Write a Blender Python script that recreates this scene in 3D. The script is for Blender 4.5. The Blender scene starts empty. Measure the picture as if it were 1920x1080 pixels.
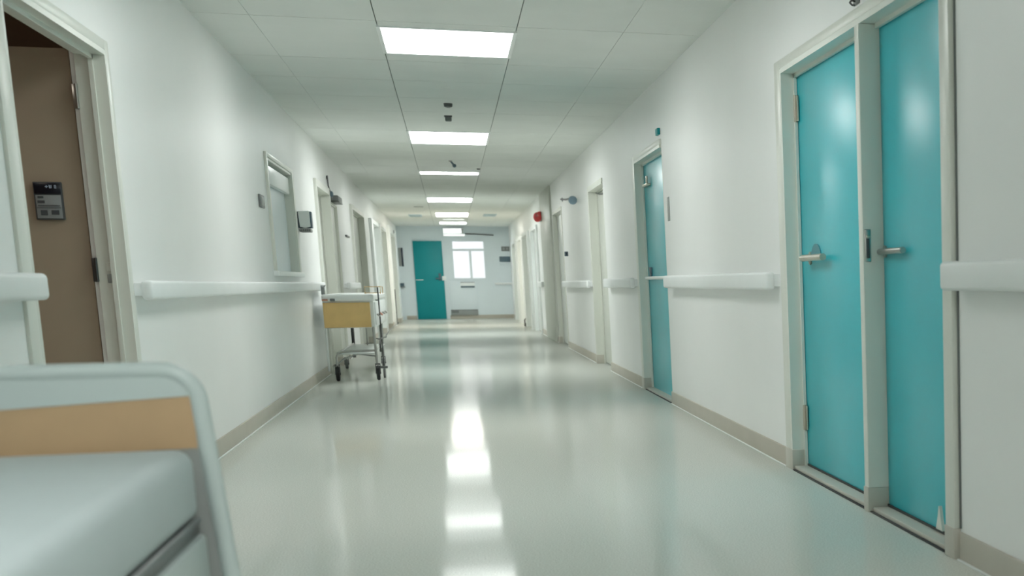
import bpy, bmesh, math, random
from mathutils import Vector, Matrix
random.seed(4)
S = bpy.context.scene
COL = S.collection

# ---------------------------------------------------------------- materials
def lin(c):
    return tuple(((v/255)/12.92 if v/255 <= .04045 else ((v/255+.055)/1.055)**2.4) for v in c)

def mat(name, rgb, rough=.5, metal=0., spec=.5, var=.04, scale=6., bump=0., bscale=80., coat=0., emit=None, estr=0.):
    m = bpy.data.materials.new(name); m.use_nodes = True
    nt = m.node_tree; b = nt.nodes['Principled BSDF']
    c = lin(rgb)
    tc = nt.nodes.new('ShaderNodeTexCoord')
    n = nt.nodes.new('ShaderNodeTexNoise'); n.inputs['Scale'].default_value = scale; n.inputs['Detail'].default_value = 4
    nt.links.new(tc.outputs['Object'], n.inputs['Vector'])
    r = nt.nodes.new('ShaderNodeValToRGB')
    r.color_ramp.elements[0].position = .3; r.color_ramp.elements[1].position = .7
    r.color_ramp.elements[0].color = (*[v*(1-var) for v in c], 1)
    r.color_ramp.elements[1].color = (*[min(1, v*(1+var)) for v in c], 1)
    nt.links.new(n.outputs['Fac'], r.inputs['Fac'])
    nt.links.new(r.outputs['Color'], b.inputs['Base Color'])
    b.inputs['Roughness'].default_value = rough; b.inputs['Metallic'].default_value = metal
    b.inputs['Specular IOR Level'].default_value = spec
    if coat: b.inputs['Coat Weight'].default_value = coat; b.inputs['Coat Roughness'].default_value = .12
    if bump:
        n2 = nt.nodes.new('ShaderNodeTexNoise'); n2.inputs['Scale'].default_value = bscale; n2.inputs['Detail'].default_value = 3
        nt.links.new(tc.outputs['Object'], n2.inputs['Vector'])
        bp = nt.nodes.new('ShaderNodeBump'); bp.inputs['Strength'].default_value = bump; bp.inputs['Distance'].default_value = .004
        nt.links.new(n2.outputs['Fac'], bp.inputs['Height']); nt.links.new(bp.outputs['Normal'], b.inputs['Normal'])
    if emit:
        b.inputs['Emission Color'].default_value = (*emit, 1); b.inputs['Emission Strength'].default_value = estr
    return m

M = {}
M['wall'] = mat('wall_paint', (239, 240, 239), .42, spec=.34, var=.012, scale=1.5, bump=.05, bscale=60)
M['endwall'] = mat('end_wall_paint', (222, 231, 235), .5, spec=.4, var=.012, scale=1.5)
M['ceil'] = mat('ceiling_tile', (228, 231, 228), .9, spec=.15, var=.02, scale=2, bump=.35, bscale=220)
M['tbar'] = mat('ceiling_gap_grey', (120, 126, 123), .8, var=.02)
M['case'] = mat('frame_enamel', (222, 224, 216), .34, spec=.4, var=.012, scale=3)
M['white'] = mat('white_enamel', (236, 240, 239), .3, spec=.5, var=.01)
M['rail'] = mat('rail_vinyl', (236, 239, 239), .42, spec=.35, var=.012)
M['base'] = mat('baseboard_vinyl', (186, 180, 168), .4, spec=.4, var=.03, scale=4)
M['foot'] = mat('frame_foot_beige', (192, 188, 178), .4, var=.02)
M['teal'] = mat('teal_laminate', (34, 188, 202), .3, spec=.7, var=.03, scale=2.5)
M['tealflat'] = mat('teal_laminate_matt', (6, 140, 146), .45, spec=.35, var=.03, scale=2.5)
M['sage'] = mat('sage_grey_door', (208, 211, 203), .4, spec=.35, var=.012, scale=2)
M['brown'] = mat('brown_door', (162, 145, 126), .5, spec=.3, var=.04, scale=3)
M['room'] = mat('side_room_paint', (160, 138, 118), .7, spec=.2, var=.03)
M['steel'] = mat('brushed_steel', (178, 178, 174), .28, metal=1., var=.05, scale=40)
M['darksteel'] = mat('dark_steel', (92, 94, 94), .35, metal=.8, var=.05, scale=40)
M['nickel'] = mat('warm_nickel', (196, 190, 176), .3, metal=.7, var=.04, scale=30)
M['black'] = mat('black_rubber', (30, 32, 32), .55, var=.1)
M['ink'] = mat('dark_seal', (40, 42, 42), .6, var=.08)
M['slate'] = mat('slate_blue_plastic', (84, 106, 118), .4, var=.05)
M['lamphead'] = mat('blue_grey_lamp_enamel', (128, 152, 168), .35, var=.04)
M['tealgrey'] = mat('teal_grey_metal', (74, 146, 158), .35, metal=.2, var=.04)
M['navy'] = mat('navy_plastic', (48, 62, 76), .4, var=.05)
M['grey'] = mat('grey_plastic', (150, 154, 152), .45, var=.04)
M['midgrey'] = mat('mid_grey_plastic', (108, 112, 112), .45, var=.05)
M['red'] = mat('red_alarm_plastic', (250, 96, 98), .35, var=.04)
M['redd'] = mat('red_lens', (240, 140, 142), .2, var=.06)
M['oak'] = mat('oak_laminate', (232, 195, 130), .45, var=.05, scale=8)
M['tan'] = mat('tan_wood', (188, 158, 122), .5, var=.06, scale=5)
M['bedframe'] = mat('bed_powder_coat', (190, 202, 201), .32, spec=.5, var=.01)
M['sheet'] = mat('mattress_cover', (186, 197, 199), .65, spec=.3, var=.02, scale=3, bump=.2, bscale=14)
M['brass'] = mat('brass_wire', (190, 160, 110), .35, metal=.8, var=.05)
M['pink'] = mat('copper_pull', (196, 140, 120), .4, var=.05)
M['blue'] = mat('pale_blue_vent', (176, 196, 204), .5, var=.03)
M['screen'] = mat('dark_screen', (22, 26, 38), .2, var=.05)
M['paper'] = mat('grey_print', (142, 146, 148), .5, var=.05)
M['mark'] = mat('white_marking', (190, 205, 225), .5, var=.02)
M['greyprint'] = mat('dark_grey_print', (70, 74, 78), .5, var=.05)

def frost():
    m = mat('frosted_pane', (216, 226, 230), .34, spec=.5, var=.02, scale=1.2)
    return m
M['pane'] = frost()

def glass():
    m = bpy.data.materials.new('clear_window_glass'); m.use_nodes = True
    nt = m.node_tree; nt.nodes.clear()
    o = nt.nodes.new('ShaderNodeOutputMaterial'); mx = nt.nodes.new('ShaderNodeMixShader')
    t = nt.nodes.new('ShaderNodeBsdfTransparent'); g = nt.nodes.new('ShaderNodeBsdfGlossy'); g.inputs['Roughness'].default_value = .05
    f = nt.nodes.new('ShaderNodeFresnel'); f.inputs['IOR'].default_value = 1.45
    n = nt.nodes.new('ShaderNodeTexNoise'); n.inputs['Scale'].default_value = 3
    r = nt.nodes.new('ShaderNodeMapRange'); r.inputs['To Min'].default_value = .93; r.inputs['To Max'].default_value = .97
    nt.links.new(n.outputs['Fac'], r.inputs['Value']); nt.links.new(r.outputs['Result'], t.inputs['Color'])
    nt.links.new(f.outputs[0], mx.inputs[0]); nt.links.new(t.outputs[0], mx.inputs[1]); nt.links.new(g.outputs[0], mx.inputs[2])
    nt.links.new(mx.outputs[0], o.inputs['Surface'])
    return m
M['glass'] = glass()

def floor_mat():
    m = bpy.data.materials.new('speckled_vinyl_floor'); m.use_nodes = True
    nt = m.node_tree; b = nt.nodes['Principled BSDF']; out = nt.nodes['Material Output']
    tc = nt.nodes.new('ShaderNodeTexCoord')
    v = nt.nodes.new('ShaderNodeTexNoise'); v.inputs['Scale'].default_value = 160; v.inputs['Detail'].default_value = 5; v.inputs['Roughness'].default_value = .52
    nt.links.new(tc.outputs['Object'], v.inputs['Vector'])
    r = nt.nodes.new('ShaderNodeValToRGB')
    a, c = lin((194, 197, 190)), lin((219, 222, 215))
    r.color_ramp.elements[0].position = .38; r.color_ramp.elements[0].color = (*a, 1)
    r.color_ramp.elements[1].position = .62; r.color_ramp.elements[1].color = (*c, 1)
    nt.links.new(v.outputs['Fac'], r.inputs['Fac']); nt.links.new(r.outputs['Color'], b.inputs['Base Color'])
    b.inputs['Roughness'].default_value = .6; b.inputs['Specular IOR Level'].default_value = 0.
    # polish: a clear layer whose gloss drifts in broad patches
    p = nt.nodes.new('ShaderNodeTexNoise'); p.inputs['Scale'].default_value = .9; p.inputs['Detail'].default_value = 3
    nt.links.new(tc.outputs['Object'], p.inputs['Vector'])
    mr = nt.nodes.new('ShaderNodeMapRange'); mr.inputs['To Min'].default_value = .05; mr.inputs['To Max'].default_value = .11
    nt.links.new(p.outputs['Fac'], mr.inputs['Value'])
    g = nt.nodes.new('ShaderNodeBsdfGlossy'); nt.links.new(mr.outputs['Result'], g.inputs['Roughness'])
    mp = nt.nodes.new('ShaderNodeMapping'); mp.inputs['Scale'].default_value = (.5, 1.6, 1)
    nt.links.new(tc.outputs['Object'], mp.inputs['Vector'])
    w = nt.nodes.new('ShaderNodeTexNoise'); w.inputs['Scale'].default_value = 1.6; w.inputs['Detail'].default_value = 2
    nt.links.new(mp.outputs['Vector'], w.inputs['Vector'])
    bp = nt.nodes.new('ShaderNodeBump'); bp.inputs['Strength'].default_value = .15; bp.inputs['Distance'].default_value = .004
    nt.links.new(w.outputs['Fac'], bp.inputs['Height']); nt.links.new(bp.outputs['Normal'], g.inputs['Normal'])
    f = nt.nodes.new('ShaderNodeFresnel'); f.inputs['IOR'].default_value = 1.4
    k = nt.nodes.new('ShaderNodeMath'); k.operation = 'MULTIPLY'; k.inputs[1].default_value = .52
    nt.links.new(f.outputs[0], k.inputs[0])
    mx = nt.nodes.new('ShaderNodeMixShader'); nt.links.new(k.outputs[0], mx.inputs[0])
    nt.links.new(b.outputs[0], mx.inputs[1]); nt.links.new(g.outputs[0], mx.inputs[2]); nt.links.new(mx.outputs[0], out.inputs['Surface'])
    return m
M['floor'] = floor_mat()

def emitter(name, col, s):
    m = mat(name, (240, 244, 242), .5, var=.01, emit=col, estr=s)
    return m
M['lamp'] = emitter('lit_diffuser', (.98, 1., .972), 9.6)
M['lampwarm'] = emitter('lit_diffuser_warm', (1., .93, .84), 14.)
M['lampfar'] = emitter('lit_diffuser_far', (.965, 1., .98), 13.5)
M['lampslit'] = emitter('lit_diffuser_slit', (.97, 1., .975), 22.)
M['lampdim'] = emitter('lit_diffuser_dim', (.95, 1., .985), 2.2)
M['lampbox'] = emitter('lit_box_white', (.97, 1., 1.), .8)

# ---------------------------------------------------------------- mesh helpers
class MB:
    def __init__(self): self.bm = bmesh.new()
    def box(self, x0, x1, y0, y1, z0, z1, bev=0., seg=2):
        x0, x1 = sorted((x0, x1)); y0, y1 = sorted((y0, y1)); z0, z1 = sorted((z0, z1))
        t = bmesh.new()
        vs = [t.verts.new((x, y, z)) for x in (x0, x1) for y in (y0, y1) for z in (z0, z1)]
        for f in ((0,1,3,2),(4,6,7,5),(0,4,5,1),(2,3,7,6),(0,2,6,4),(1,5,7,3)):
            t.faces.new([vs[i] for i in f])
        if bev > 0:
            bmesh.ops.bevel(t, geom=t.edges[:], offset=min(bev, .49*min(x1-x0, y1-y0, z1-z0)), segments=seg, affect='EDGES', profile=.5)
        return self.merge(t)
    def merge(self, t, mtx=None):
        if mtx is not None: bmesh.ops.transform(t, matrix=mtx, verts=t.verts[:])
        me = bpy.data.meshes.new('tmp'); t.to_mesh(me); t.free(); self.bm.from_mesh(me); bpy.data.meshes.remove(me)
        return self
    def cyl(self, p0, p1, r, r2=None, seg=20, bev=0.):
        p0, p1 = Vector(p0), Vector(p1); d = p1-p0
        t = bmesh.new()
        bmesh.ops.create_cone(t, cap_ends=True, segments=seg, radius1=r, radius2=r if r2 is None else r2, depth=d.length)
        if bev:
            es = [e for e in t.edges if abs(e.verts[0].co.z-e.verts[1].co.z) < 1e-6]
            bmesh.ops.bevel(t, geom=es, offset=bev, segments=2, affect='EDGES')
        q = Vector((0, 0, 1)).rotation_difference(d.normalized())
        return self.merge(t, Matrix.Translation((p0+p1)/2) @ q.to_matrix().to_4x4())
    def sphere(self, c, r, sx=1, sy=1, sz=1):
        t = bmesh.new(); bmesh.ops.create_uvsphere(t, u_segments=20, v_segments=12, radius=r)
        return self.merge(t, Matrix.Translation(c) @ Matrix.Diagonal((sx, sy, sz, 1)))
    def tube(self, pts, r, seg=10):
        pts = [Vector(p) for p in pts]; rings = []; prev = None
        for i, p in enumerate(pts):
            a = pts[max(0, i-1)]; b = pts[min(len(pts)-1, i+1)]; d = (b-a).normalized()
            if prev is None:
                u = d.orthogonal().normalized()
            else:
                u = (prev - d*prev.dot(d)).normalized()
            prev = u; v = d.cross(u)
            rings.append([self.bm.verts.new(p + r*(math.cos(k*2*math.pi/seg)*u + math.sin(k*2*math.pi/seg)*v)) for k in range(seg)])
        for i in range(len(rings)-1):
            for k in range(seg):
                self.bm.faces.new((rings[i][k], rings[i][(k+1) % seg], rings[i+1][(k+1) % seg], rings[i+1][k]))
        self.bm.faces.new(rings[0][::-1]); self.bm.faces.new(rings[-1])
        return self
    def prism(self, poly, axis, a, b):
        """closed outline (u,v) extruded along axis 0/1/2 from a to b"""
        def P(u, v, w):
            return {0: (w, u, v), 1: (u, w, v), 2: (u, v, w)}[axis]
        A = [self.bm.verts.new(P(u, v, a)) for u, v in poly]; B = [self.bm.verts.new(P(u, v, b)) for u, v in poly]
        n = len(poly)
        self.bm.faces.new(A[::-1]); self.bm.faces.new(B)
        for i in range(n): self.bm.faces.new((A[i], A[(i+1) % n], B[(i+1) % n], B[i]))
        return self
    def build(self, name, m, parent=None, smooth=True):
        bm = self.bm; bmesh.ops.recalc_face_normals(bm, faces=bm.faces[:])
        if parent is not None:
            off = world_loc(parent)
        else:
            xs = [v.co for v in bm.verts]
            off = Vector(((min(v.x for v in xs)+max(v.x for v in xs))/2, (min(v.y for v in xs)+max(v.y for v in xs))/2, min(v.z for v in xs)))
        bmesh.ops.translate(bm, vec=-off, verts=bm.verts[:])
        me = bpy.data.meshes.new(name); bm.to_mesh(me); bm.free()
        me.materials.append(m)
        o = bpy.data.objects.new(name, me); COL.objects.link(o)
        if parent is not None: o.parent = parent
        else: o.location = off
        if smooth:
            for p in me.polygons: p.use_smooth = True
            me.set_sharp_from_angle(angle=math.radians(40))
        return o

def world_loc(o):
    v = Vector(o.location)
    while o.parent: o = o.parent; v += Vector(o.location)
    return v

def tag(o, label, cat, group=None, kind=None):
    o['label'] = label; o['category'] = cat
    if group: o['group'] = group
    if kind: o['kind'] = kind
    return o

def empty(name, loc, label, cat, group=None, kind=None):
    o = bpy.data.objects.new(name, None); COL.objects.link(o); o.location = loc; o.empty_display_size = .1
    return tag(o, label, cat, group, kind)

def struct(mb, name, m, label, cat):
    return tag(mb.build(name, m), label, cat, kind='structure')

def B(*a, **k): return MB().box(*a, **k)

# ---------------------------------------------------------------- dimensions (metres)
WL, WR, H = 1.305, 1.610, 2.51
YB, YE = -5.0, 44.5
TH = .12
def X(s, d):           # d = distance outward behind the wall face, negative = into the corridor
    return s*((WL if s < 0 else WR) + d)

# name index: (side, y0, y1, ztop)
DOORS = {
 'd1': (-1, 5.80, 7.39, 1.93), 'd2': (-1, 17.9, 19.72, 2.02), 'd3': (-1, 20.05, 21.3, 1.96), 'd4': (-1, 24.1, 27.2, 2.06),
 'd5': (-1, 30.0, 32.4, 2.08), 'd6': (-1, 33.4, 36.0, 2.10), 'd7': (-1, 38.2, 41.2, 2.16),
 'dd': (1, 4.97, 7.6, 1.99), 'c': (1, 12.15, 13.93, 2.01), 'd': (1, 17.0, 18.7, 2.03), 'e': (1, 23.45, 25.45, 2.04),
 'f': (1, 30.2, 32.2, 2.0), 'g': (1, 33.2, 35.4, 1.98), 'h': (1, 36.6, 38.6, 1.97), 'i': (1, 39.9, 42.0, 1.96)}
WIN = (-1, 13.3, 15.25, 1.06, 1.955)

# ---------------------------------------------------------------- shell
struct(B(-WL-.3, WR+.3, YB-.2, YE+.3, -.1, 0), 'floor', M['floor'], 'glossy pale speckled vinyl floor running down the whole corridor', 'floor')

def wall(s, name, label):
    m = MB(); ops = sorted([v for v in DOORS.values() if v[0] == s], key=lambda v: v[1])
    y = YB
    for (_, a, b, zt) in ops:
        segs = [(y, a)]
        if s < 0 and y < WIN[1] < a:
            segs = [(y, WIN[1]), (WIN[2], a)]
            m.box(X(s, 0), X(s, TH), WIN[1], WIN[2], 0, WIN[3]); m.box(X(s, 0), X(s, TH), WIN[1], WIN[2], WIN[4], H)
        for p, q in segs: m.box(X(s, 0), X(s, TH), p, q, 0, H)
        m.box(X(s, 0), X(s, TH), a, b, zt, H)
        y = b
    m.box(X(s, 0), X(s, TH), y, YE, 0, H)
    # masonry closing the back of every recess except the open doorway
    if s < 0:
        m.box(X(s, TH+.06), X(s, TH+.2), 8.3, YE, 0, H); m.box(X(s, TH), X(s, TH+.2), YB, 4.1, 0, H)
        m.box(X(s, TH), X(s, TH+.06), 8.3, 13.0, 0, H)
    else:
        m.box(X(s, TH+.06), X(s, TH+.2), YB, YE, 0, H)
    return struct(m, name, M['wall'], label, 'wall')
wall(-1, 'wall_left', 'glossy white corridor wall on the left side with observation window')
wall(1, 'wall_right', 'glossy white corridor wall on the right side with teal doors')
struct(B(-WL-.4, WR+.4, YB-.15, YB, 0, H), 'wall_front', M['wall'], 'white wall closing the corridor behind the viewer', 'wall')
# end wall with the glazed opening
WX0, WX1, WZ0, WZ1 = .08, .945, 1.08, 2.13
m = MB()
m.box(-WL-.4, WX0, YE, YE+.15, 0, H).box(WX1, WR+.4, YE, YE+.15, 0, H).box(WX0, WX1, YE, YE+.15, 0, WZ0).box(WX0, WX1, YE, YE+.15, WZ1, H)
struct(m, 'wall_back', M['endwall'], 'pale blue-white end wall closing the far end of the corridor', 'wall')

# side room behind the brown door
m = MB(); RX0, RX1, RY0, RY1 = -3.7, -WL-TH, 4.1, 8.3
m.box(RX0-.1, RX0, RY0-.1, RY1+.1, 0, H).box(RX0-.1, RX1-.09, RY0-.1, RY0, 0, H).box(RX0-.1, RX1, RY1, RY1+.1, 0, H).box(RX0-.1, RX1, RY0, RY1, 2.45, H)
struct(m, 'wall_side_room', M['room'], 'dim brown walls of the side room behind the open brown door', 'wall')
struct(B(RX0-.1, RX1-.18, RY0-.1, RY1+.1, -.1, 0), 'floor_side_room', M['floor'], 'floor of the dim side room behind the open brown door', 'floor')

ld = bpy.data.lights.new('side_room_lamp', 'AREA'); ld.energy = 7; ld.size = .5; ld.color = (1., .88, .76)  # unseen warm fill, added to brighten the brown leaf and room
lo = bpy.data.objects.new('side_room_lamp', ld); COL.objects.link(lo); lo.location = (-2.3, 5.6, 2.4)

# ceiling: backing with separate lay-in tiles
rows = [YB, -3.4, -1.8, -.7, .4, 1.9, 3.0, 4.1, 5.2, 6.25, 7.55, 8.75, 10.05, 11.75, 12.85, 14.0, 15.1, 16.95, 18.45, 19.6, 20.8, 22.0, 23.5, 24.7, 25.9, 27.1, 28.4, 29.75, 31.35, 32.6, 33.8, 35.0, 36.0, 38.1, 39.4, 40.4, 41.4, 42.7, YE]
cols = [-WL, -1.0, -.315, .49, 1.13, WR]
m = MB(); g = .003
for i in range(len(rows)-1):
    for j in range(len(cols)-1):
        gl = .0012 if j in (1, 4) else g; gr = .0012 if j in (0, 3) else g
        gl = 0 if j == 0 else gl; gr = 0 if j == 4 else gr
        m.box(cols[j]+gl, cols[j+1]-gr, rows[i]+g*1.6, rows[i+1]-g*1.6, H, H+.02)
struct(m, 'ceiling', M['ceil'], 'suspended ceiling of pale grey tiles with thin dark seams', 'ceiling')
struct(B(-WL-.4, WR+.4, YB-.2, YE+.3, H+.014, H+.1), 'ceiling_grid', M['tbar'], 'grey grid showing in the seams between the ceiling tiles', 'ceiling')

# ---------------------------------------------------------------- baseboards
def baseboards(s, name, label, trim):
    m = MB(); q = MB(); y = YB
    for (_, a, b, zt) in sorted([v for v in DOORS.values() if v[0] == s], key=lambda v: v[1]):
        c = CAS.get((s, a), .05)
        if a-c-y > .05: m.box(X(s, -.012), X(s, .001), y, a-c, 0, .10, .004); q.box(X(s, -.021), X(s, -.011), y, a-c, 0, .006, .002)
        y = b+CASF.get((s, a), .05)
    m.box(X(s, -.012), X(s, .001), y, YE, 0, .10, .004); q.box(X(s, -.021), X(s, -.011), y, YE, 0, .006, .002)
    struct(m, name, M['base'], label, 'baseboard')
    struct(q, trim, M['white'], 'thin white sealant line along the foot of the ' + label, 'sealant line')
CAS, CASF = {}, {}

# ---------------------------------------------------------------- doors
nd = [0]
def door(key, leaf, label, depth=.065, cas=(.05, .05), proud=.015, frame='case', foot=True, headcas=.05, near=True):
    s, a, b, zt = DOORS[key]; nd[0] += 1
    CAS[(s, a)] = cas[0]; CASF[(s, a)] = cas[1]
    r = empty('door_%d' % nd[0], (X(s, depth), (a+b)/2, 0), label, 'door', kind='structure')
    m = MB(); lt = .02; dz = depth+.05
    m.box(X(s, -proud), X(s, dz), b-lt, b+.002, 0, zt)                       # far jamb
    m.box(X(s, -proud if near else .0), X(s, dz), a-.002, a+lt, 0, zt)       # near jamb
    m.box(X(s, -proud), X(s, dz), a+lt, b-lt, zt-lt, zt+.002)                # head
    m.box(X(s, -proud), X(s, .002), b+.002, b+cas[1], 0, zt+headcas, .003)
    if near: m.box(X(s, -proud), X(s, .002), a-cas[0], a-.002, 0, zt+headcas, .003)
    m.box(X(s, -proud), X(s, .002), a-.002, b+.002, zt+.002, zt+headcas, .003)
    m.box(X(s, depth-.018), X(s, depth-.002), b-lt-.018, b-lt, 0, zt-lt)      # door stop
    m.box(X(s, depth-.018), X(s, depth-.002), a+lt, b-lt, zt-lt-.018, zt-lt)
    m.build('frame', M[frame], r)
    if leaf is not None:
        B(X(s, depth), X(s, depth+.042), a+lt+.003, b-lt-.003, .014, zt-lt-.003, .003).build('leaf', M[leaf], r)
    if foot:
        B(X(s, -proud-.004), X(s, depth-.02), b-lt-.004, b+cas[1]+.004, 0, .105, .004).build('foot_cover', M['foot'], r)
    return r

def hinge(r, s, y, z, d, h=.11, mt='steel'):
    m = MB(); m.cyl((X(s, d), y, z-h/2), (X(s, d), y, z+h/2), .009, seg=14, bev=.002)
    m.box(X(s, d+.002), X(s, d+.008), y-.04, y, z-h/2+.004, z+h/2-.004, .001)
    for k in (-.3, 0, .3): m.cyl((X(s, d), y, z+k*h-.001), (X(s, d), y, z+k*h+.001), .0105, seg=14)
    return m.build('hinge', M[mt], r)

# door 1: open brown door on the left
s = -1
r = door('d1', None, 'open brown door standing inside the doorway at the near left wall', depth=.05, cas=(.13, .075), proud=.012, foot=False, headcas=.045)
B(X(s, .125), X(s, 1.12), 7.405, 7.448, .012, 1.935, .003).build('leaf', M['brown'], r)
def plate(x0, x1, y0, y1, z0, z1, name, mt, r, bev=.002): return B(x0, x1, y0, y1, z0, z1, bev).build(name, M[mt], r)
for z in (1.74, 1.03, .25):
    mm = MB(); mm.cyl((X(s, .104), 7.366, z-.05), (X(s, .104), 7.366, z+.05), .006, seg=14, bev=.0015)
    mm.box(X(s, .105), X(s, .121), 7.372, 7.386, z-.05, z+.05, .001); mm.build('hinge', M['steel' if z > 1.5 else 'darksteel'], r)
plate(X(s, .040), X(s, .066), 7.362, 7.371, 1.025, 1.062, 'latch_plate', 'case', r)
plate(X(s, .042), X(s, .066), 7.362, 7.371, .975, 1.012, 'latch_plate', 'grey', r)
# control notice on the brown door
t = empty('control_panel', (-1.57, 7.40, 1.24), 'dark wall control panel with small white symbols mounted on the open brown door', 'control panel')
B(-1.612, -1.508, 7.387, 7.405, 1.237, 1.392, .003).build('housing', M['greyprint'], t)
B(-1.608, -1.512, 7.383, 7.388, 1.343, 1.388, .001).build('display', M['screen'], t)
B(-1.606, -1.514, 7.384, 7.388, 1.243, 1.338, .001).build('keypad', M['paper'], t)
mm = MB()
mm.box(-1.567, -1.556, 7.3815, 7.3835, 1.371, 1.374).box(-1.563, -1.560, 7.3815, 7.3835, 1.367, 1.378)      # plus sign
mm.box(-1.552, -1.549, 7.3815, 7.3835, 1.366, 1.379).box(-1.546, -1.543, 7.3815, 7.3835, 1.366, 1.379).box(-1.552, -1.543, 7.3815, 7.3835, 1.366, 1.369)
mm.box(-1.534, -1.526, 7.3815, 7.3835, 1.376, 1.379).box(-1.534, -1.526, 7.3815, 7.3835, 1.371, 1.3735).box(-1.534, -1.526, 7.3815, 7.3835, 1.366, 1.3685)
mm.build('display_symbols', M['mark'], t)
mm = MB()
mm.box(-1.598, -1.577, 7.3815, 7.3845, 1.325, 1.334).box(-1.600, -1.574, 7.3815, 7.3845, 1.305, 1.316).box(-1.600, -1.52, 7.3815, 7.3845, 1.293, 1.296)
mm.box(-1.592, -1.568, 7.3815, 7.3845, 1.255, 1.276).box(-1.553, -1.525, 7.3815, 7.3845, 1.258, 1.276).box(-1.604, -1.516, 7.3815, 7.3845, 1.285, 1.287)
mm.build('key_block', M['greyprint'], t)

# doors along the left wall
r = door('d2', 'sage', 'grey-green door in white frame behind the trolley on the left wall', depth=.075, cas=(.05, .05), proud=.03, headcas=.06)
r = door('d3', 'sage', 'grey-green door under the small dark vent box on the left wall', depth=.03, cas=(.02, .02), proud=.0, foot=False, headcas=.0)
r = door('d4', 'sage', 'tall grey-green door with rounded frame corner, beyond the trolley on the left wall', depth=.06, cas=(.06, .06), proud=.035, headcas=.05)
r = door('d5', 'sage', 'grey-green door between white posts on the far left wall, before the arched one', depth=.06, cas=(.5, .06), proud=.05, headcas=.05, frame='white')
r = door('d6', 'sage', 'grey-green door with thick white arched frame on the far left wall', depth=.07, cas=(.3, .06), proud=.05, headcas=.06, frame='white')
r = door('d7', 'sage', 'last grey-green door on the left wall with round dark porthole above', depth=.08, cas=(.5, 1.2), proud=.06, headcas=.14, frame='white')
mm = MB(); mm.sphere((X(-1, -.064), 40.6, 2.235), .045, .25, 3.0, 1.); mm.build('porthole', M['darksteel'], r)

# --- double teal doors, near right
s = 1; nd[0] += 1
a, b, zt = DOORS['dd'][1:]; CAS[(1, a)] = .12; CASF[(1, a)] = .13
r = empty('door_%d' % nd[0], (X(1, .065), (a+b)/2, 0), 'pair of glossy teal doors in a white frame at the near right wall', 'door', kind='structure')
LD = .066; MY0, MY1 = 6.03, 6.095     # mullion
m = MB()
m.box(X(1, -.012), X(1, .12), b-.03, b+.002, 0, zt).box(X(1, -.012), X(1, .12), a-.002, a+.03, 0, zt).box(X(1, -.012), X(1, .12), a+.03, b-.03, zt-.022, zt+.002)
m.box(X(1, -.012), X(1, .002), b+.002, b+.13, 0, zt+.045, .004).box(X(1, -.022), X(1, .002), a-.10, a-.002, 0, zt+.045, .004).box(X(1, -.012), X(1, .002), a-.002, b+.002, zt+.002, zt+.045, .004)
m.box(X(1, LD-.016), X(1, LD-.002), b-.048, b-.03, .02, zt-.022).box(X(1, LD-.016), X(1, LD-.002), a+.03, b-.03, zt-.04, zt-.022)
m.build('frame', M['case'], r)
B(X(1, -.02), X(1, .12), MY0, MY1, 0, zt-.022, .006).build('mullion', M['case'], r)
lf = B(X(1, LD), X(1, LD+.042), MY1+.004, b-.034, .03, zt-.028, .003).build('leaf', M['teal'], r); lf['label'] = 'wide teal door leaf left of the mullion'
lf2 = B(X(1, LD), X(1, LD+.042), a+.034, MY0-.004, .03, zt-.028, .003).build('leaf', M['teal'], r); lf2['label'] = 'teal door leaf right of the mullion'
B(X(1, -.016), X(1, LD-.018), b-.036, b+.134, 0, .105, .004).build('foot_cover', M['foot'], r)
B(X(1, -.024), X(1, .12), MY0-.004, MY1+.004, 0, .105, .004).build('foot_cover', M['foot'], r)
B(X(1, -.026), X(1, .01), a-.104, a+.004, 0, .11, .004).build('foot_cover', M['foot'], r)
B(X(1, -.004), X(1, .0), a-.116, a-.103, .11, zt+.045).build('frame_gasket', M['midgrey'], r)  # shadow line beside the near post, painted as a grey strip
th = MB(); th.box(X(1, -.004), X(1, .12), a+.03, MY0-.005, .0, .022, .004).box(X(1, -.004), X(1, .12), MY1+.005, b-.03, .0, .022, .004)
th.build('threshold', M['foot'], r)
th = MB(); th.box(X(1, -.016), X(1, -.004), a+.03, MY0-.005, 0, .006, .001).box(X(1, -.016), X(1, -.004), MY1+.005, b-.04, 0, .006, .001)
th.box(X(1, LD-.006), X(1, LD+.03), a+.036, MY0-.005, .022, .032).box(X(1, LD-.006), X(1, LD+.03), MY1+.005, b-.036, .022, .032)
th.build('threshold_seal', M['ink'], r)
for z in (1.80, .27): hinge(r, 1, b-.045, z, LD-.012, h=.13, mt='nickel')
# lever of the left leaf, its bluish reflection painted as a half-round plate
def lever(r, y0, y1, x, z, xleaf, mt, rad=.014):
    m = MB()
    m.cyl((xleaf, y0-.0, z), (x, y0, z), rad*.85, seg=16).cyl((xleaf-.008, y0, z), (xleaf, y0, z), rad*2.0, seg=24, bev=.002)
    m.cyl((x, y0+rad, z), (x, y1, z), rad, seg=18, bev=.003)
    return m.build('lever_handle', M[mt], r)
lever(r, 7.36, 6.93, X(1, .025), 1.07, X(1, LD), 'nickel', .016)
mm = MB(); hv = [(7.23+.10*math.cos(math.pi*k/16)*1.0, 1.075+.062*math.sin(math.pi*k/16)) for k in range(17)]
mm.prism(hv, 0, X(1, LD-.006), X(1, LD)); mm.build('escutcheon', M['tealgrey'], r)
lever(r, 5.99, 5.66, X(1, .042), 1.075, X(1, LD), 'steel', .0125)
pl = B(X(1, -.013), X(1, .013), MY0-.005, MY0+.001, 1.035, 1.165, .002).build('strike_plate', M['steel'], r)
B(X(1, -.007), X(1, .007), MY0-.008, MY0-.004, 1.05, 1.128, .002).build('latch_slot', M['greyprint'], pl)
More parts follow.
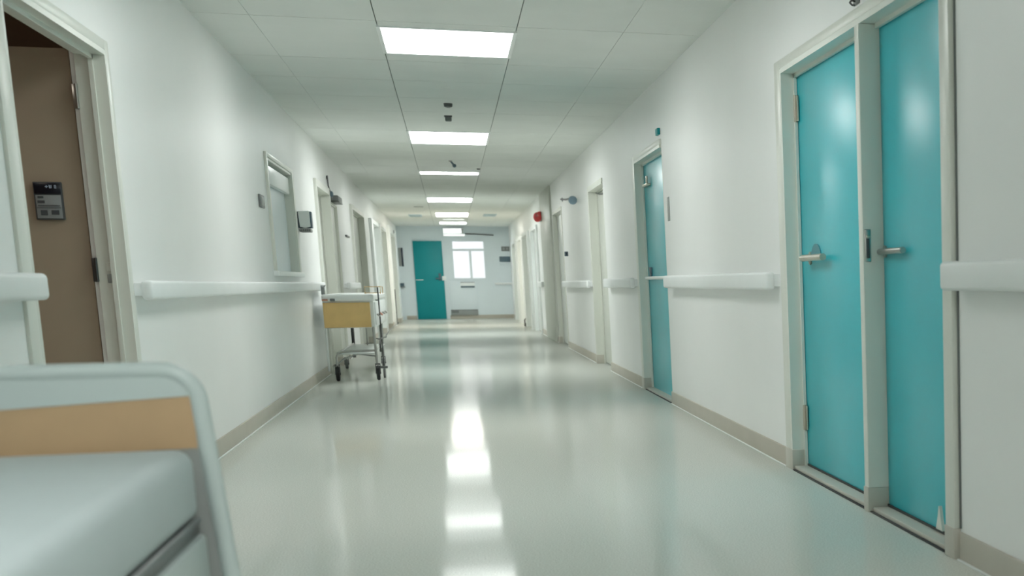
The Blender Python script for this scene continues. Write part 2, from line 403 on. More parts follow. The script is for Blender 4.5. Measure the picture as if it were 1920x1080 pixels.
B(X(1, -.009), X(1, .010), MY0-.013, MY0-.004, 1.13, 1.142, .003).build('latch_bolt', M['nickel'], pl)
mm = MB(); mm.prism([(5.25, .035), (5.33, .035), (5.305, .085), (5.293, .125), (5.285, .125), (5.27, .085)], 0, X(1, LD-.012), X(1, LD)); mm.build('door_bumper', M['case'], r)

# --- single teal door C
s = 1
r = door('c', 'teal', 'single teal door further along the right wall, beside the handrail', depth=.066, cas=(.0, .14), proud=.016, near=False, headcas=.045)
B(X(1, 0), X(1, .13), 12.19, 13.9, 0, .02, .003).build('threshold', M['foot'], r)
B(X(1, -.01), X(1, 0), 12.19, 13.9, 0, .006, .001).build('threshold_seal', M['ink'], r)
B(X(1, .05), X(1, .066), 13.62, 13.72, 1.0, 1.09, .003).build('lock_plate', M['slate'], r)
mm = MB(); mm.cyl((X(1, .066), 13.7, .995), (X(1, .035), 13.7, .995), .012).cyl((X(1, .066), 12.5, .995), (X(1, .035), 12.5, .995), .012)
mm.cyl((X(1, .035), 13.8, .995), (X(1, .035), 12.35, .995), .014, bev=.003); mm.build('push_bar', M['white'], r)
mm = MB(); mm.box(X(1, .03), X(1, .066), 13.45, 13.75, 1.78, 1.80, .003).box(X(1, .03), X(1, .045), 13.45, 13.52, 1.80, 1.86, .003); mm.build('hook', M['nickel'], r)

# --- doors D, E and beyond on the right
r = door('d', 'sage', 'recessed sage grey doorway right of the wall lamp on the right wall', depth=.09, cas=(.0, .06), proud=.015, near=False, headcas=.04)
mm = MB(); mm.tube([(X(1, .075), 17.05+.05*k, 2.0-.05*math.sin(math.pi*k/31)) for k in range(32)], .008); mm.build('door_closer_arm', M['darksteel'], r)  # thin dark curve under the door head
mm = MB(); mm.box(X(1, .055), X(1, .09), 17.2, 17.4, .03, .19, .006).cyl((X(1, .07), 17.3, .0), (X(1, .07), 17.3, .04), .018); mm.build('kick_stop', M['midgrey'], r)
r = door('e', 'white', 'narrow grey doorway left of the small square button on the right wall', depth=.06, cas=(.03, .06), proud=.012, headcas=.03)
r = door('f', 'white', 'white door beyond the beige pier and red alarm on the right wall', depth=.03, cas=(.1, .3), proud=.04, foot=False, frame='white')
r = door('g', 'white', 'white door in projecting frame beside the small black door holder', depth=.05, cas=(.3, .3), proud=.07, foot=False, frame='white')
r = door('h', 'sage', 'second to last door on the far right wall, pale with projecting frame', depth=.05, cas=(.3, .3), proud=.05, foot=False, frame='white')
r = door('i', 'sage', 'last pale door on the far right wall beside the end wall', depth=.05, cas=(.3, .4), proud=.05, foot=False, frame='white')

baseboards(-1, 'baseboard_left', 'beige vinyl baseboard along the left wall', 'trim_2')
baseboards(1, 'baseboard_right', 'beige vinyl baseboard along the right wall', 'trim_3')
m = MB(); m.box(-1.19, -.93, YE-.012, YE+.001, 0, .10, .003).box(-.07, WR, YE-.012, YE+.001, 0, .10, .003)
struct(m, 'baseboard_back', M['base'], 'beige baseboard across the end wall', 'baseboard')
struct(B(X(1, -.03), X(1, .001), 25.75, 28.5, 0, H, .004), 'trim_1', M['sage'], 'grey-beige pier on the right wall below the red alarm', 'pier')

# ---------------------------------------------------------------- observation window, left
_, a, b, z0, z1 = WIN; s = -1
r = empty('window_1', (X(s, .06), (a+b)/2, z0), 'tall observation window with pale blind and blue-grey pane on the left wall', 'window', kind='structure')
m = MB(); cw = .07
m.box(X(s, -.02), X(s, .002), a-cw, a+.002, z0-.0, z1+.035, .003).box(X(s, -.02), X(s, .002), b-.002, b+.14, z0-.0, z1+.035, .003).box(X(s, -.02), X(s, .002), a, b, z1-.002, z1+.035, .003)
m.box(X(s, -.01), X(s, .11), a-.001, a+.02, z0, z1).box(X(s, -.01), X(s, .11), b-.02, b+.001, z0, z1).box(X(s, -.01), X(s, .11), a, b, z1-.02, z1+.001)
m.build('window_frame', M['case'], r)
B(X(s, -.04), X(s, .11), a-cw-.02, b+.16, z0-.03, z0+.012, .006).build('window_sill', M['white'], r)
B(X(s, .055), X(s, .065), a+.02, b-.02, z0+.012, z1-.02).build('pane', M['pane'], r)
bl = B(X(s, .012), X(s, .053), a+.022, b-.022, z1-.19, z1-.045, .008).build('blind_cassette', M['white'], r)

# ---------------------------------------------------------------- end wall door, glazed door and fittings
nd[0] += 1
r = empty('door_%d' % nd[0], (-.52, YE, 0), 'flat teal door standing in the end wall', 'door', kind='structure')
B(-.905, -.165, YE-.045, YE-.002, .004, 2.115, .003).build('leaf', M['tealflat'], r)
m = MB(); m.cyl((-.25, YE-.045, 1.12), (-.25, YE-.09, 1.12), .02).box(-.30, -.235, YE-.06, YE-.044, 1.05, 1.24, .005).cyl((-.25, YE-.09, 1.10), (-.38, YE-.09, 1.10), .016); m.build('lever_handle', M['slate'], r)
B(-.21, -.11, YE-.075, YE-.003, 1.05, 1.165, .006).build('lock_box', M['white'], r)
B(-.895, -.70, YE-.052, YE-.044, 1.06, 1.078, .002).build('door_strip', M['white'], r)

r = empty('window_2', ((WX0+WX1)/2, YE, WZ0), 'bright window with transom light above two panes in the end wall', 'window', kind='structure')
m = MB(); fy0, fy1 = YE-.03, YE+.06
m.box(WX0-.04, WX0+.03, fy0, fy1, WZ0-.03, WZ1+.03).box(WX1-.03, WX1+.04, fy0, fy1, WZ0-.03, WZ1+.03)
m.box(WX0+.03, WX1-.03, fy0, fy1, WZ1-.03, WZ1+.03).box(WX0+.03, WX1-.03, fy0, fy1, WZ0-.03, WZ0+.03)
m.box(WX0+.03, WX1-.03, fy0, fy1, 1.845, 1.905).box(.525, .585, fy0, fy1, WZ0+.03, 1.845)
m.build('window_frame', M['endwall'], r)
for (x0, x1, q0, q1) in ((WX0+.03, WX1-.03, 1.905, WZ1-.03), (WX0+.03, .525, WZ0+.03, 1.845), (.585, WX1-.03, WZ0+.03, 1.845)):
    B(x0, x1, YE+.03, YE+.036, q0, q1).build('pane', M['glass'], r)
# louvred service door below
nd[0] += 1
r = empty('door_%d' % nd[0], (.31, YE, 0), 'low white service door with slot and bottom grille under the end wall window', 'door', kind='structure')
B(-.03, .66, YE-.035, YE-.001, .10, 1.04, .004).build('leaf', M['endwall'], r)
sl = B(.25, .62, YE-.07, YE-.034, .85, .985, .004).build('slot_box', M['white'], r)
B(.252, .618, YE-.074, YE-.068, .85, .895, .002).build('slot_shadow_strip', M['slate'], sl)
B(.25, .62, YE-.072, YE-.068, .988, .998, .001).build('slot_lid_edge', M['darksteel'], sl)
gr = B(-.045, .665, YE-.055, YE-.033, .10, .25, .004).build('grille', M['grey'], r)
m = MB(); m.box(-.045, .665, YE-.062, YE-.054, .235, .25, .002).box(-.03, .16, YE-.06, YE-.054, .165, .235, .002); m.build('grille_opening', M['midgrey'], gr)

t = empty('wall_light', (.14, YE-.06, 2.24), 'lit white box fitting above the end wall window under the ceiling', 'light')
B(-.11, .42, YE-.10, YE-.001, 2.24, 2.46, .006).build('housing', M['white'], t)
B(-.10, .37, YE-.106, YE-.099, 2.315, 2.45, .003).build('upper_diffuser', M['lampbox'], t)
B(-.10, .45, YE-.106, YE-.099, 2.245, 2.295, .003).build('lower_diffuser', M['lampbox'], t)
for k in range(3): B(.375, .415, YE-.108, YE-.099, 2.33+.04*k, 2.345+.04*k, .002).build('vent_slot', M['midgrey'], t)
m = MB(); m.tube([(.46, YE-.04, 2.305), (.70, YE-.05, 2.30), (.94, YE-.06, 2.288), (1.2, YE-.07, 2.272)], .016)
m.cyl((.5, YE, 2.305), (.5, YE-.04, 2.305), .01).cyl((1.1, YE, 2.28), (1.1, YE-.066, 2.28), .01)
tag(m.build('curtain_rail', M['darksteel']), 'thin dark rail sticking out right of the lit box on the end wall', 'rail')
m = MB()
m.box(.46, 1.55, YE-.02, YE+.0, 2.405, 2.42, .003).box(.46, 1.55, YE-.02, YE, 2.35, 2.36, .003)
tag(m.build('cable_duct', M['endwall']), 'pale double cable strip under the ceiling, right of the lit box', 'cable duct')
t = empty('light_switch', (1.49, YE, 1.84), 'grey double switch plate on the end wall above the slate sign', 'switch')
B(1.385, 1.60, YE-.02, YE, 1.84, 1.965, .006).build('plate', M['midgrey'], t)
for x in (1.41, 1.505): B(x, x+.07, YE-.028, YE-.019, 1.865, 1.94, .006).build('rocker', M['grey'], t)
tag(B(1.315, WR-.004, YE-.025, YE, 1.55, 1.695, .004).build('wall_sign', M['slate']), 'slate blue rectangular sign on the end wall under the switch', 'sign')
m = MB(); m.box(1.315, WR-.004, YE-.03, YE, 1.47, 1.535, .004).box(1.33, WR-.004, YE-.04, YE, 1.455, 1.468, .003)
tag(m.build('document_holder', M['endwall']), 'pale document holder directly below the slate sign on the end wall', 'document holder')
t = empty('wall_sign', (-1.2, YE, 1.44), 'tall narrow dark sign on the end wall left of the teal door', 'sign')
B(-1.285, -1.215, YE-.03, YE, 1.44, 1.93, .005).build('board', M['grey'], t)
B(-1.215, -1.17, YE-.045, YE, 1.43, 1.93, .01).build('dark_edge', M['navy'], t)
t = empty('sanitizer_box', (-1.24, YE, .87), 'small grey-teal box low on the end wall beside the left corner', 'box')
B(-1.30, -1.20, YE-.06, YE, .90, .985, .006).build('body', M['slate'], t)
B(-1.30, -1.18, YE-.075, YE, .87, .895, .004).build('tray', M['midgrey'], t)

# ---------------------------------------------------------------- wall handrails
def handrail(s, y0, y1, z0, z1, label):
    t = empty('handrail', (X(s, 0), (y0+y1)/2, z0), label, 'handrail', 'wall handrails')
    B(X(s, -.075), X(s, -.028), y0, y1, z0, z1, .016, 3).build('rail_board', M['rail'], t)
    B(X(s, -.03), X(s, 0), y0+.01, y1-.01, z0+.018, z1-.012).build('mounting_strip', M['rail'], t)
    return t
handrail(-1, YB, 5.70, .918, 1.004, 'white handrail left of the brown doorway, nearest the viewer')
handrail(-1, 7.52, 17.3, .900, .985, 'long white handrail under the observation window on the left wall')
handrail(-1, 21.5, 24.0, .900, .985, 'short white handrail above the trolley, left of the rounded frame door')
handrail(1, YB, 4.84, .925, 1.02, 'white handrail at the right picture edge beside the pair of teal doors')
handrail(1, 7.80, 11.85, .915, 1.008, 'white handrail between the pair of teal doors and the single teal door')
handrail(1, 14.15, 16.75, .905, 1.0, 'white handrail between the single teal door and the sage doorway')
handrail(1, 18.85, 23.2, .895, .985, 'white handrail under the small square button on the right wall')
handrail(1, 28.6, 29.9, .885, .985, 'short white handrail between the beige pier and the white door')
t = empty('handrail', (1.4, YE, .92), 'short white handrail on the end wall at its right corner', 'handrail', 'wall handrails')
B(1.15, WR-.002, YE-.075, YE-.028, .92, .985, .014, 3).build('rail_board', M['rail'], t); B(1.16, WR-.01, YE-.03, YE, .935, .975).build('mounting_strip', M['rail'], t)

# ---------------------------------------------------------------- ceiling fixtures
def ceiling_light(y0, y1, label, mt='lamp', x0=-.30, x1=.475):
    t = empty('ceiling_light', ((x0+x1)/2, (y0+y1)/2, H), label, 'ceiling light', 'recessed ceiling lights')
    m = MB(); w = .025
    m.box(x0-w, x0, y0-w, y1+w, H-.008, H+.012, .002).box(x1, x1+w, y0-w, y1+w, H-.008, H+.012, .002).box(x0, x1, y0-w, y0, H-.008, H+.012, .002).box(x0, x1, y1, y1+w, H-.008, H+.012, .002)
    m.build('light_frame', M['white'], t)
    B(x0, x1, y0, y1, H-.005, H+.008).build('diffuser', M[mt], t)
    return t
ceiling_light(.5, 1.8, 'bright rectangular ceiling light just above and beside the viewer')  # out-of-view panel added for the light it puts on the bed
ceiling_light(-3.3, -1.9, 'bright rectangular ceiling light behind the viewer, farthest back')
ceiling_light(6.3, 7.5, 'bright rectangular ceiling light overhead, nearer than the top of the picture')  # out-of-view panel added to brighten the near left wall
ceiling_light(10.25, 11.35, 'largest and nearest bright ceiling light at the top of the picture')
ceiling_light(16.98, 18.4, 'second bright ceiling light, beyond the three small ceiling detectors', 'lampfar')
ceiling_light(22.95, 23.42, 'thin slit-like ceiling light, third from the viewer', 'lampslit')
ceiling_light(29.8, 31.3, 'fourth ceiling light, beyond the thin slit light', 'lampfar')
ceiling_light(36.05, 38.05, 'warm tinted ceiling light between the two blue ceiling vents', 'lampwarm', -.21, .475)
ceiling_light(39.55, 39.8, 'faint thin ceiling light behind the warm tinted one', 'lampdim', -.07, .4)
ceiling_light(41.45, 42.65, 'last ceiling light just before the end wall', 'lampfar', -.16, .48)

tag(MB().cyl((.085, 13.18, H+.005), (.085, 13.18, H-.012), .05, .035, 28, .003).build('ceiling_detector', M['ceil']), 'pale flat ceiling disc, nearest of three in a row', 'detector', 'ceiling detectors')
t = empty('ceiling_detector', (.083, 14.37, H), 'dark ringed round ceiling detector, middle of three in a row', 'detector', 'ceiling detectors')
MB().cyl((.083, 14.37, H+.005), (.083, 14.37, H-.03), .038, .034, 28, .004).build('housing', M['darksteel'], t)
MB().cyl((.083, 14.37, H-.028), (.083, 14.37, H-.036), .018, .015, 20).build('sensor', M['grey'], t)
t = empty('ceiling_detector', (.082, 15.4, H), 'dark boxy ceiling detector, farthest of three in a row', 'detector', 'ceiling detectors')
MB().box(.047, .117, 15.36, 15.44, H-.012, H+.005, .003).build('base', M['darksteel'], t)
MB().box(.054, .112, 15.365, 15.435, H-.05, H-.011, .01).build('sensor', M['midgrey'], t)
t = empty('sprinkler', (.12, 21., H), 'small steel sprinkler head under the ceiling before the slit light', 'sprinkler')
MB().cyl((.10, 20.9, H+.004), (.10, 20.9, H-.014), .022, .018, 18).build('rosette', M['steel'], t)
MB().cyl((.105, 20.9, H-.01), (.14, 21.0, H-.05), .012, .012, 14).sphere((.145, 21.0, H-.055), .024).build('nozzle', M['slate'], t)
tag(MB().sphere((.462, 22.24, H-.006), .024, 1, 1, .6).build('ceiling_sensor', M['midgrey']), 'tiny dark ceiling sensor right of the slit light', 'sensor')
for x, y, lab in ((-.66, 37.6, 'pale blue ceiling vent left of the warm ceiling light'), (.95, 37.1, 'pale blue ceiling vent right of the warm ceiling light')):
    t = empty('ceiling_vent', (x, y, H), lab, 'vent', 'ceiling vents')
    m = MB(); q = .14; qy = .55
    m.box(x-q, x+q, y-qy, y-qy+.06, H-.012, H+.004).box(x-q, x+q, y+qy-.06, y+qy, H-.012, H+.004).box(x-q, x-q+.03, y-qy+.06, y+qy-.06, H-.012, H+.004).box(x+q-.03, x+q, y-qy+.06, y+qy-.06, H-.012, H+.004)
    m.build('vent_frame', M['blue'], t)
    for k in range(5): B(x-q+.03, x+q-.03, y-qy+.12+.17*k, y-qy+.17+.17*k, H-.02, H-.004).build('louvre', M['blue'], t)
m = MB(); m.box(-.6, -.42, 33.2, 33.45, H-.008, H+.003, .001)
tag(m.build('ceiling_slot', M['grey']), 'narrow grey air slot in the ceiling left of the fourth light', 'vent')

# ---------------------------------------------------------------- small wall fittings, left
t = empty('wall_plate', (X(-1, 0), 12.72, 1.53), 'small grey plate on the wall left of the observation window', 'wall plate')
B(X(-1, -.014), X(-1, 0), 12.60, 12.88, 1.535, 1.63, .004).build('cover', M['midgrey'], t)
B(X(-1, -.017), X(-1, -.013), 12.66, 12.82, 1.55, 1.615, .002).build('button', M['grey'], t)
t = empty('soap_dispenser', (X(-1, -.06), 15.7, 1.445), 'white dispenser with dark sides and grey tray on the wall right of the window', 'dispenser')
B(X(-1, -.118), X(-1, 0), 15.66, 15.80, 1.485, 1.635, .004).build('back_housing', M['slate'], t)
m = MB(); m.prism([(X(-1, -.008), 1.636), (X(-1, -.104), 1.639), (X(-1, -.106), 1.497), (X(-1, -.062), 1.482), (X(-1, -.018), 1.495)], 1, 15.62, 15.662)
m.build('front_cover', M['white'], t)
tr = B(X(-1, -.110), X(-1, -.012), 15.60, 15.80, 1.445, 1.478, .008).build('drip_tray', M['grey'], t)
m = MB()
for k in range(6): m.box(X(-1, -.100+.016*k), X(-1, -.092+.016*k), 15.595, 15.602, 1.454, 1.471)
m.build('tray_slots', M['midgrey'], tr)
t = empty('wall_hook', (X(-1, -.03), 19.85, 2.0), 'thin dark upright hook above the grey-green door behind the trolley', 'hook')
m = MB(); m.tube([(X(-1, -.012), 19.85, 2.235), (X(-1, -.014), 19.85, 2.12), (X(-1, -.03), 19.85, 2.05), (X(-1, -.045), 19.85, 2.01)], .008); m.build('rod', M['darksteel'], t)
MB().sphere((X(-1, -.043), 19.85, 2.02), .02, 1, 1, 1.8).build('knob', M['slate'], t)
MB().box(X(-1, -.016), X(-1, 0), 19.82, 19.88, 2.19, 2.23, .004).build('bracket', M['darksteel'], t)
t = empty('vent_box', (X(-1, -.04), 20.6, 1.96), 'small dark louvred box above the grey-green door on the left wall', 'vent')
B(X(-1, -.085), X(-1, .0), 20.3, 21.0, 1.962, 2.03, .006).build('housing', M['midgrey'], t)
for k in range(4): B(X(-1, -.078), X(-1, -.008), 20.29, 20.302, 1.975+.013*k, 1.98+.013*k).build('louvre', M['grey'], t)
B(X(-1, -.09), X(-1, .0), 20.285, 21.0, 1.952, 1.962, .002).build('lip', M['darksteel'], t)
tag(B(X(-1, -.02), X(-1, 0), 22.5, 23.2, 1.60, 1.625, .004).build('door_number_plate', M['darksteel']), 'small dark blank plate on the wall above the trolley', 'plate')

# ---------------------------------------------------------------- small wall fittings, right
t = empty('wall_hook', (X(1, -.02), 6.1, 2.05), 'small dark curled hook above the pair of teal doors', 'hook')
m = MB(); m.tube([(X(1, -.004), 6.12, 2.065), (X(1, -.022), 6.11, 2.066), (X(1, -.032), 6.10, 2.055), (X(1, -.026), 6.09, 2.045), (X(1, -.014), 6.085, 2.044)], .004); m.build('curl', M['darksteel'], t)
MB().box(X(1, -.005), X(1, 0), 6.06, 6.15, 2.05, 2.08, .002).build('bracket', M['midgrey'], t)
tag(B(X(1, -.022), X(1, 0), 12.18, 12.31, 2.09, 2.14, .004).build('room_sign', M['tealflat']), 'tiny teal sign above the single teal door', 'sign')
tag(B(X(1, -.006), X(1, 0), 11.84, 11.93, 1.42, 1.6, .002).build('wall_plate', M['grey']), 'thin grey vertical plate on the wall right of the single teal door', 'wall plate')
t = empty('wall_lamp', (X(1, 0), 21.6, 2.0), 'blue-grey lamp on a thin horizontal arm between the two grey doorways', 'lamp')
m = MB(); m.tube([(X(1, -.0), 23.1, 2.15), (X(1, -.03), 23.0, 2.15), (X(1, -.06), 21.6, 2.075), (X(1, -.085), 20.36, 2.03)], .011); m.build('arm', M['darksteel'], t)
MB().cyl((X(1, 0), 23.1, 2.15), (X(1, -.012), 23.1, 2.15), .03, .03, 18).build('bracket', M['grey'], t)
m = MB(); m.sphere((X(1, -.07), 20.3, 2.0), .055, 1.0, 1.2, 1.0); bmesh.ops.bisect_plane(m.bm, geom=m.bm.verts[:]+m.bm.edges[:]+m.bm.faces[:], plane_co=(0, 0, 2.012), plane_no=(-.3, 0, 1), clear_outer=True)
bmesh.ops.holes_fill(m.bm, edges=[e for e in m.bm.edges if e.is_boundary]); m.build('lamp_head', M['lamphead'], t)
m = MB(); m.sphere((X(1, -.07), 20.3, 2.01), .05, 1.0, 1.2, .55); m.build('lamp_cap', M['white'], t)
t = empty('call_button', (X(1, 0), 22.65, 1.33), 'small dark square button on the right wall above the handrail', 'button')
B(X(1, -.045), X(1, 0), 22.6, 22.72, 1.335, 1.40, .004).build('housing', M['slate'], t)
B(X(1, -.034), X(1, -.012), 22.594, 22.602, 1.352, 1.385, .003).build('push_pad', M['navy'], t)
t = empty('fire_alarm', (X(1, -.03), 28.3, 2.0), 'red fire alarm sounder high on the beige pier of the right wall', 'alarm')
MB().box(X(1, -.05), X(1, -.03), 28.1, 28.42, 2.03, 2.20, .008).build('back_box', M['grey'], t)
MB().cyl((X(1, -.04), 28.05, 2.12), (X(1, -.10), 28.05, 2.12), .085, .07, 24, .01).sphere((X(1, -.10), 28.05, 2.10), .07, 1., 1., 1.2).build('sounder', M['red'], t)
MB().sphere((X(1, -.105), 27.995, 2.125), .035, 1, 1, .7).build('strobe_lens', M['redd'], t)
t = empty('door_holder', (1.55, 35.9, 0), 'small black and steel door holder on the floor by the far right doors', 'door holder')
m = MB(); m.tube([(1.52, 35.9, .0), (1.52, 35.9, .14), (1.56, 35.9, .19), (1.585, 35.9, .12), (1.585, 35.9, .0)], .014); m.build('loop', M['black'], t)
MB().cyl((1.55, 35.86, .04), (1.55, 35.94, .04), .035, seg=18).build('roller', M['darksteel'], t)

# ---------------------------------------------------------------- bed, foreground left
BY = 3.1; BL, BR = -1.24, -.452; ZT = .808
t = empty('hospital_bed', ((BL+BR)/2, 2.1, 0), 'white framed hospital bed with tan head panel in the left foreground', 'bed')
def arc(cx, cz, r, a0, a1, n): return [(cx+r*math.cos(math.radians(a0+(a1-a0)*k/n)), cz+r*math.sin(math.radians(a0+(a1-a0)*k/n))) for k in range(n+1)]
pts = [(BL, .02)] + [(BL, .3)] + arc(BL+.06, ZT-.06, .06, 180, 90, 8) + arc(BR-.06, ZT-.06, .06, 90, 0, 8) + [(BR+.022, .45), (BR+.05, .12)]
m = MB(); m.tube([(x, BY, z) for x, z in pts], .0165, 14)
m.build('head_frame', M['bedframe'], t)
m = MB(); m.prism([(BL+.004, .722), (BR-.004, .762), (BR-.002, ZT-.06)] + arc(BR-.06, ZT-.06, .06, 8, 90, 6) + arc(BL+.06, ZT-.06, .06, 90, 172, 6) + [(BL+.002, ZT-.06)], 1, BY-.013, BY+.013)
m.build('top_band', M['bedframe'], t)
hp = MB(); hp.prism([(BL+.014, .655), (BR-.008, .665), (BR-.008, .766), (BL+.014, .727)], 1, BY-.011, BY+.011); hp.build('head_panel', M['tan'], t)
lp = MB(); lp.prism([(BL+.014, .30), (BR+.026, .30), (BR+.018, .45), (BR-.006, .665), (BL+.014, .655)], 1, BY-.009, BY+.009); lp.build('lower_panel', M['grey'], t)
mt = B(BL+.03, BR-.012, 1.12, BY-.03, .535, .668, .03, 4).build('mattress', M['sheet'], t)
mp = MB(); mp.tube([(BR-.013, 1.2, .538), (BR-.013, BY-.06, .538)], .006, 8); mp.build('piping', M['midgrey'], mt)
B(BL+.02, BR-.016, 1.1, BY-.02, .50, .532, .004).build('mattress_base', M['darksteel'], t)
B(BR-.034, BR-.004, 1.12, BY-.035, .36, .51, .01).build('side_rail', M['bedframe'], t)
B(BL, BL+.03, 1.12, BY-.035, .36, .51, .01).build('side_rail', M['bedframe'], t)
m = MB(); m.tube([(x, 1.08, z) for x, z in [(BL, .02), (BL, .3)] + arc(BL+.06, .60, .06, 180, 90, 8) + arc(BR-.06, .60, .06, 90, 0, 8) + [(BR, .02)]], .0165, 14); m.build('foot_frame', M['bedframe'], t)

# ---------------------------------------------------------------- trolley, middle left
CX0, CX1, CY0, CY1 = -1.215, -.745, 16.45, 19.2
t = empty('medical_trolley', ((CX0+CX1)/2, 17.8, 0), 'white medical trolley with oak front panel parked against the left wall', 'trolley')
B(CX0-.005, CX1+.01, CY0-.03, CY1, .795, .865, .022, 3).build('top_tray', M['white'], t)
B(CX0, CX1, CY0+.02, CY1-.05, .53, .797, .008).build('body', M['white'], t)
B(CX0+.002, CX1-.035, CY0-.005, CY0+.021, .535, .782, .003).build('front_panel', M['oak'], t)
# drawers on the corridor side
for k in range(4):
    y0 = CY0+.12+.62*k
    d = B(CX1-.002, CX1+.012, y0, y0+.59, .555, .78, .004).build('drawer', M['white'], t)
    MB().tube([(CX1+.012, y0+.12, .66), (CX1+.035, y0+.14, .64), (CX1+.035, y0+.34, .64), (CX1+.012, y0+.36, .66)], .006).build('pull', M['pink' if k == 1 else 'steel'], d)
B(CX0+.0, CX0+.055, CY0-.042, CY0-.029, .80, .818, .004).build('name_tab', M['pink'], t)
B(CX0+.075, CX0+.12, CY0-.042, CY0-.029, .797, .823, .004).build('latch', M['midgrey'], t)
# guard wire on the tray
m = MB(); gx0, gx1, gz0, gz1 = -.84, -.69, .862, .935
gy = CY0+.5
m.tube([(gx0, gy, gz0), (gx0, gy, gz1), (gx1, gy, gz1), (gx1, gy, gz0)], .004, 6).tube([(gx0, gy, .872), (gx1, gy, .872)], .004, 6)
m.tube([(gx1, gy, gz1), (gx1, gy+.5, gz1), (gx1, gy+.5, gz0)], .004, 6).tube([(gx0, gy, gz1), (gx0, gy+.5, gz1), (gx1, gy+.5, gz1)], .004, 6)
m.build('guard_wire', M['brass'], t)
# bracket clip at the wall corner
m = MB(); m.box(CX0-.01, CX0+.025, CY0+.1, CY0+.13, .86, .955, .004).tube([(CX0+.0, CY0+.09, .945), (CX0+.022, CY0+.06, .93), (CX0+.034, CY0+.08, .955)], .006, 8); m.build('clip', M['grey'], t)
# legs
def leg(x, y, z0, z1, dx, mt, r=.013):
    MB().tube([(x, y, z1), (x+dx, y, z0)], r, 12).build('leg', M[mt], t)
leg(CX0+.008, CY0+.05, .10, .80, .0, 'white', .012)
leg(CX1-.02, CY0+.03, .17, .54, .01, 'steel')
leg(CX0+.10, CY1-.1, .12, .54, .0, 'darksteel', .018)
leg(CX1-.06, CY1-.1, .12, .54, .0, 'grey', .02)
leg(CX0+.27, CY1-.5, .26, .54, .0, 'steel', .006)
# bowed lower frame
m = MB(); z = .30
m.tube([(CX0+.085, CY0+.04, .16), (CX0+.085, CY0+.04, .24), (CX0+.10, CY0+.04, .275), (CX0+.14, CY0+.04, .292), (CX0+.22, CY0+.04, z), (CX1-.015, CY0+.04, z)], .011, 10)
m.tube([(CX1-.015, CY0+.04, z), (CX1-.06, CY1-.1, z)], .011, 10).tube([(CX0+.10, CY0+.04, .28), (CX0+.10, CY1-.1, .28)], .011, 10)
m.build('lower_frame', M['steel'], t)
B(CX0+.10, CX1-.03, CY0+.1, CY1-.15, .262, .275, .004).build('lower_shelf', M['white'], t)
m = MB(); m.tube([(CX0+.085, CY0+.05, .17), (CX0+.14, CY0+.25, .215), (CX0+.26, CY0+.6, .245), (CX1-.03, CY0+.25, .235), (CX1-.01, CY0+.05, .17)], .008, 8); m.build('brace', M['grey'], t)
def caster(x, y, r, mt, tilt):
    c = MB(); c.cyl((x-.016, y, r), (x+.016, y, r), r, seg=28, bev=.006)
    w = c.build('caster', M[mt], t)
    f = MB(); f.box(x-.024, x-.018, y-.015, y+.02, r-.01, 2*r+.012, .002).box(x+.018, x+.024, y-.015, y+.02, r-.01, 2*r+.012, .002).box(x-.024, x+.024, y-.015, y+.02, 2*r+.006, 2*r+.02, .002).cyl((x-.026, y, r), (x+.026, y, r), .012, seg=12)
    f.build('fork', M['darksteel'], w)
caster(CX0+.085, CY0+.06, .075, 'black', 0); caster(CX1-.008, CY0+.06, .075, 'black', 0)
caster(CX0+.02, CY1-.25, .055, 'midgrey', 0); caster(CX1-.06, CY1-.1, .055, 'midgrey', 0)
# upright pole at the corridor side
t2 = MB(); t2.tube([(CX1+.035, CY0+.35, .93), (CX1+.035, CY0+.42, .12)], .007, 10).tube([(CX1+.035, CY0+.36, .80), (CX1+.005, CY0+.36, .80)], .006, 8).tube([(CX1+.035, CY0+.39, .40), (CX1-.03, CY0+.39, .41)], .006, 8)
t2.build('pole', M['darksteel'], t)
m = MB(); m.cyl((CX1+.025, CY0+.42, .05), (CX1+.045, CY0+.42, .05), .05, seg=20, bev=.004).box(CX1-.0, CX1+.07, CY0+.40, CY0+.44, .10, .125, .004); m.build('pole_caster', M['midgrey'], t)
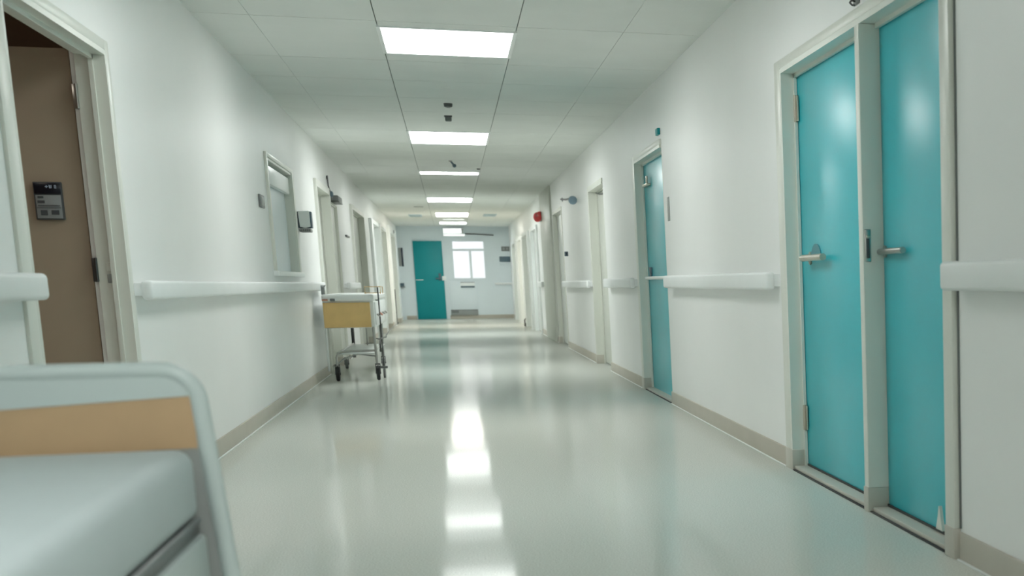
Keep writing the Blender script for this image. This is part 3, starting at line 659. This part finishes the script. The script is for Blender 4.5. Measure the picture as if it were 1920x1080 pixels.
# cable drooping from the far left frame to the trolley
m = MB()
cx = X(-1, -.072)
cab = [(cx, 37.9, .84), (cx, 37.9, .44), (cx, 37.85, .10), (cx+.01, 37.4, .055), (-1.205, 35.5, .075), (-1.06, 30.0, .18), (-.91, 24.0, .27), (-.79, 20.0, .345), (-.715, 18.0, .386), (-.705, 17.0, .41), (-.712, 16.6, .415), (-.716, 16.52, .36), (-.716, 16.52, .285)]
m.tube(cab, .009, 8).sphere((cx, 37.9, .07), .03)
tag(m.build('power_cable', M['darksteel']), 'thin dark cable running from the far left wall to the trolley', 'cable')

# ---------------------------------------------------------------- world, camera
w = bpy.data.worlds.new('sky'); S.world = w; w.use_nodes = True
nt = w.node_tree; bg = nt.nodes['Background']
tc = nt.nodes.new('ShaderNodeTexCoord'); sp = nt.nodes.new('ShaderNodeSeparateXYZ'); rp = nt.nodes.new('ShaderNodeValToRGB')
nt.links.new(tc.outputs['Generated'], sp.inputs[0]); nt.links.new(sp.outputs['Z'], rp.inputs['Fac'])
rp.color_ramp.elements[0].color = (.92, .96, .98, 1); rp.color_ramp.elements[1].color = (.86, .94, 1, 1)
nt.links.new(rp.outputs['Color'], bg.inputs['Color']); bg.inputs['Strength'].default_value = 1.3

cd = bpy.data.cameras.new('camera'); cam = bpy.data.objects.new('camera', cd); COL.objects.link(cam); S.camera = cam
R = Vector((0.9401621367122537, -0.3406406213819097, -0.007689197435099827))
U = Vector((0.06757843121692027, 0.1643016037920928, 0.9840925457626462))
F = Vector((0.3339585488154323, 0.9257261744467921, -0.17749010568817047))
mw = Matrix.Identity(4)
for i in range(3): mw[i][0] = R[i]; mw[i][1] = U[i]; mw[i][2] = -F[i]
mw[0][3], mw[1][3], mw[2][3] = 0, 0, .9603
cam.matrix_world = mw
cd.sensor_width = 36; cd.lens = 2800/1920*36
cd.shift_x = (960-1875.57)/1920; cd.shift_y = (1028.84-540)/1920
cd.clip_end = 200; cd.clip_start = .05
cd.dof.use_dof = True; cd.dof.focus_distance = 9.; cd.dof.aperture_fstop = 4.4

S.view_settings.view_transform = 'Standard'; S.view_settings.look = 'None'
S.view_settings.exposure = 0.; S.view_settings.gamma = 1.; S.view_settings.use_curve_mapping = False
S.cycles.use_denoising = True
S.cycles.max_bounces = 12; S.cycles.diffuse_bounces = 8; S.cycles.glossy_bounces = 5
S.cycles.sample_clamp_indirect = 8
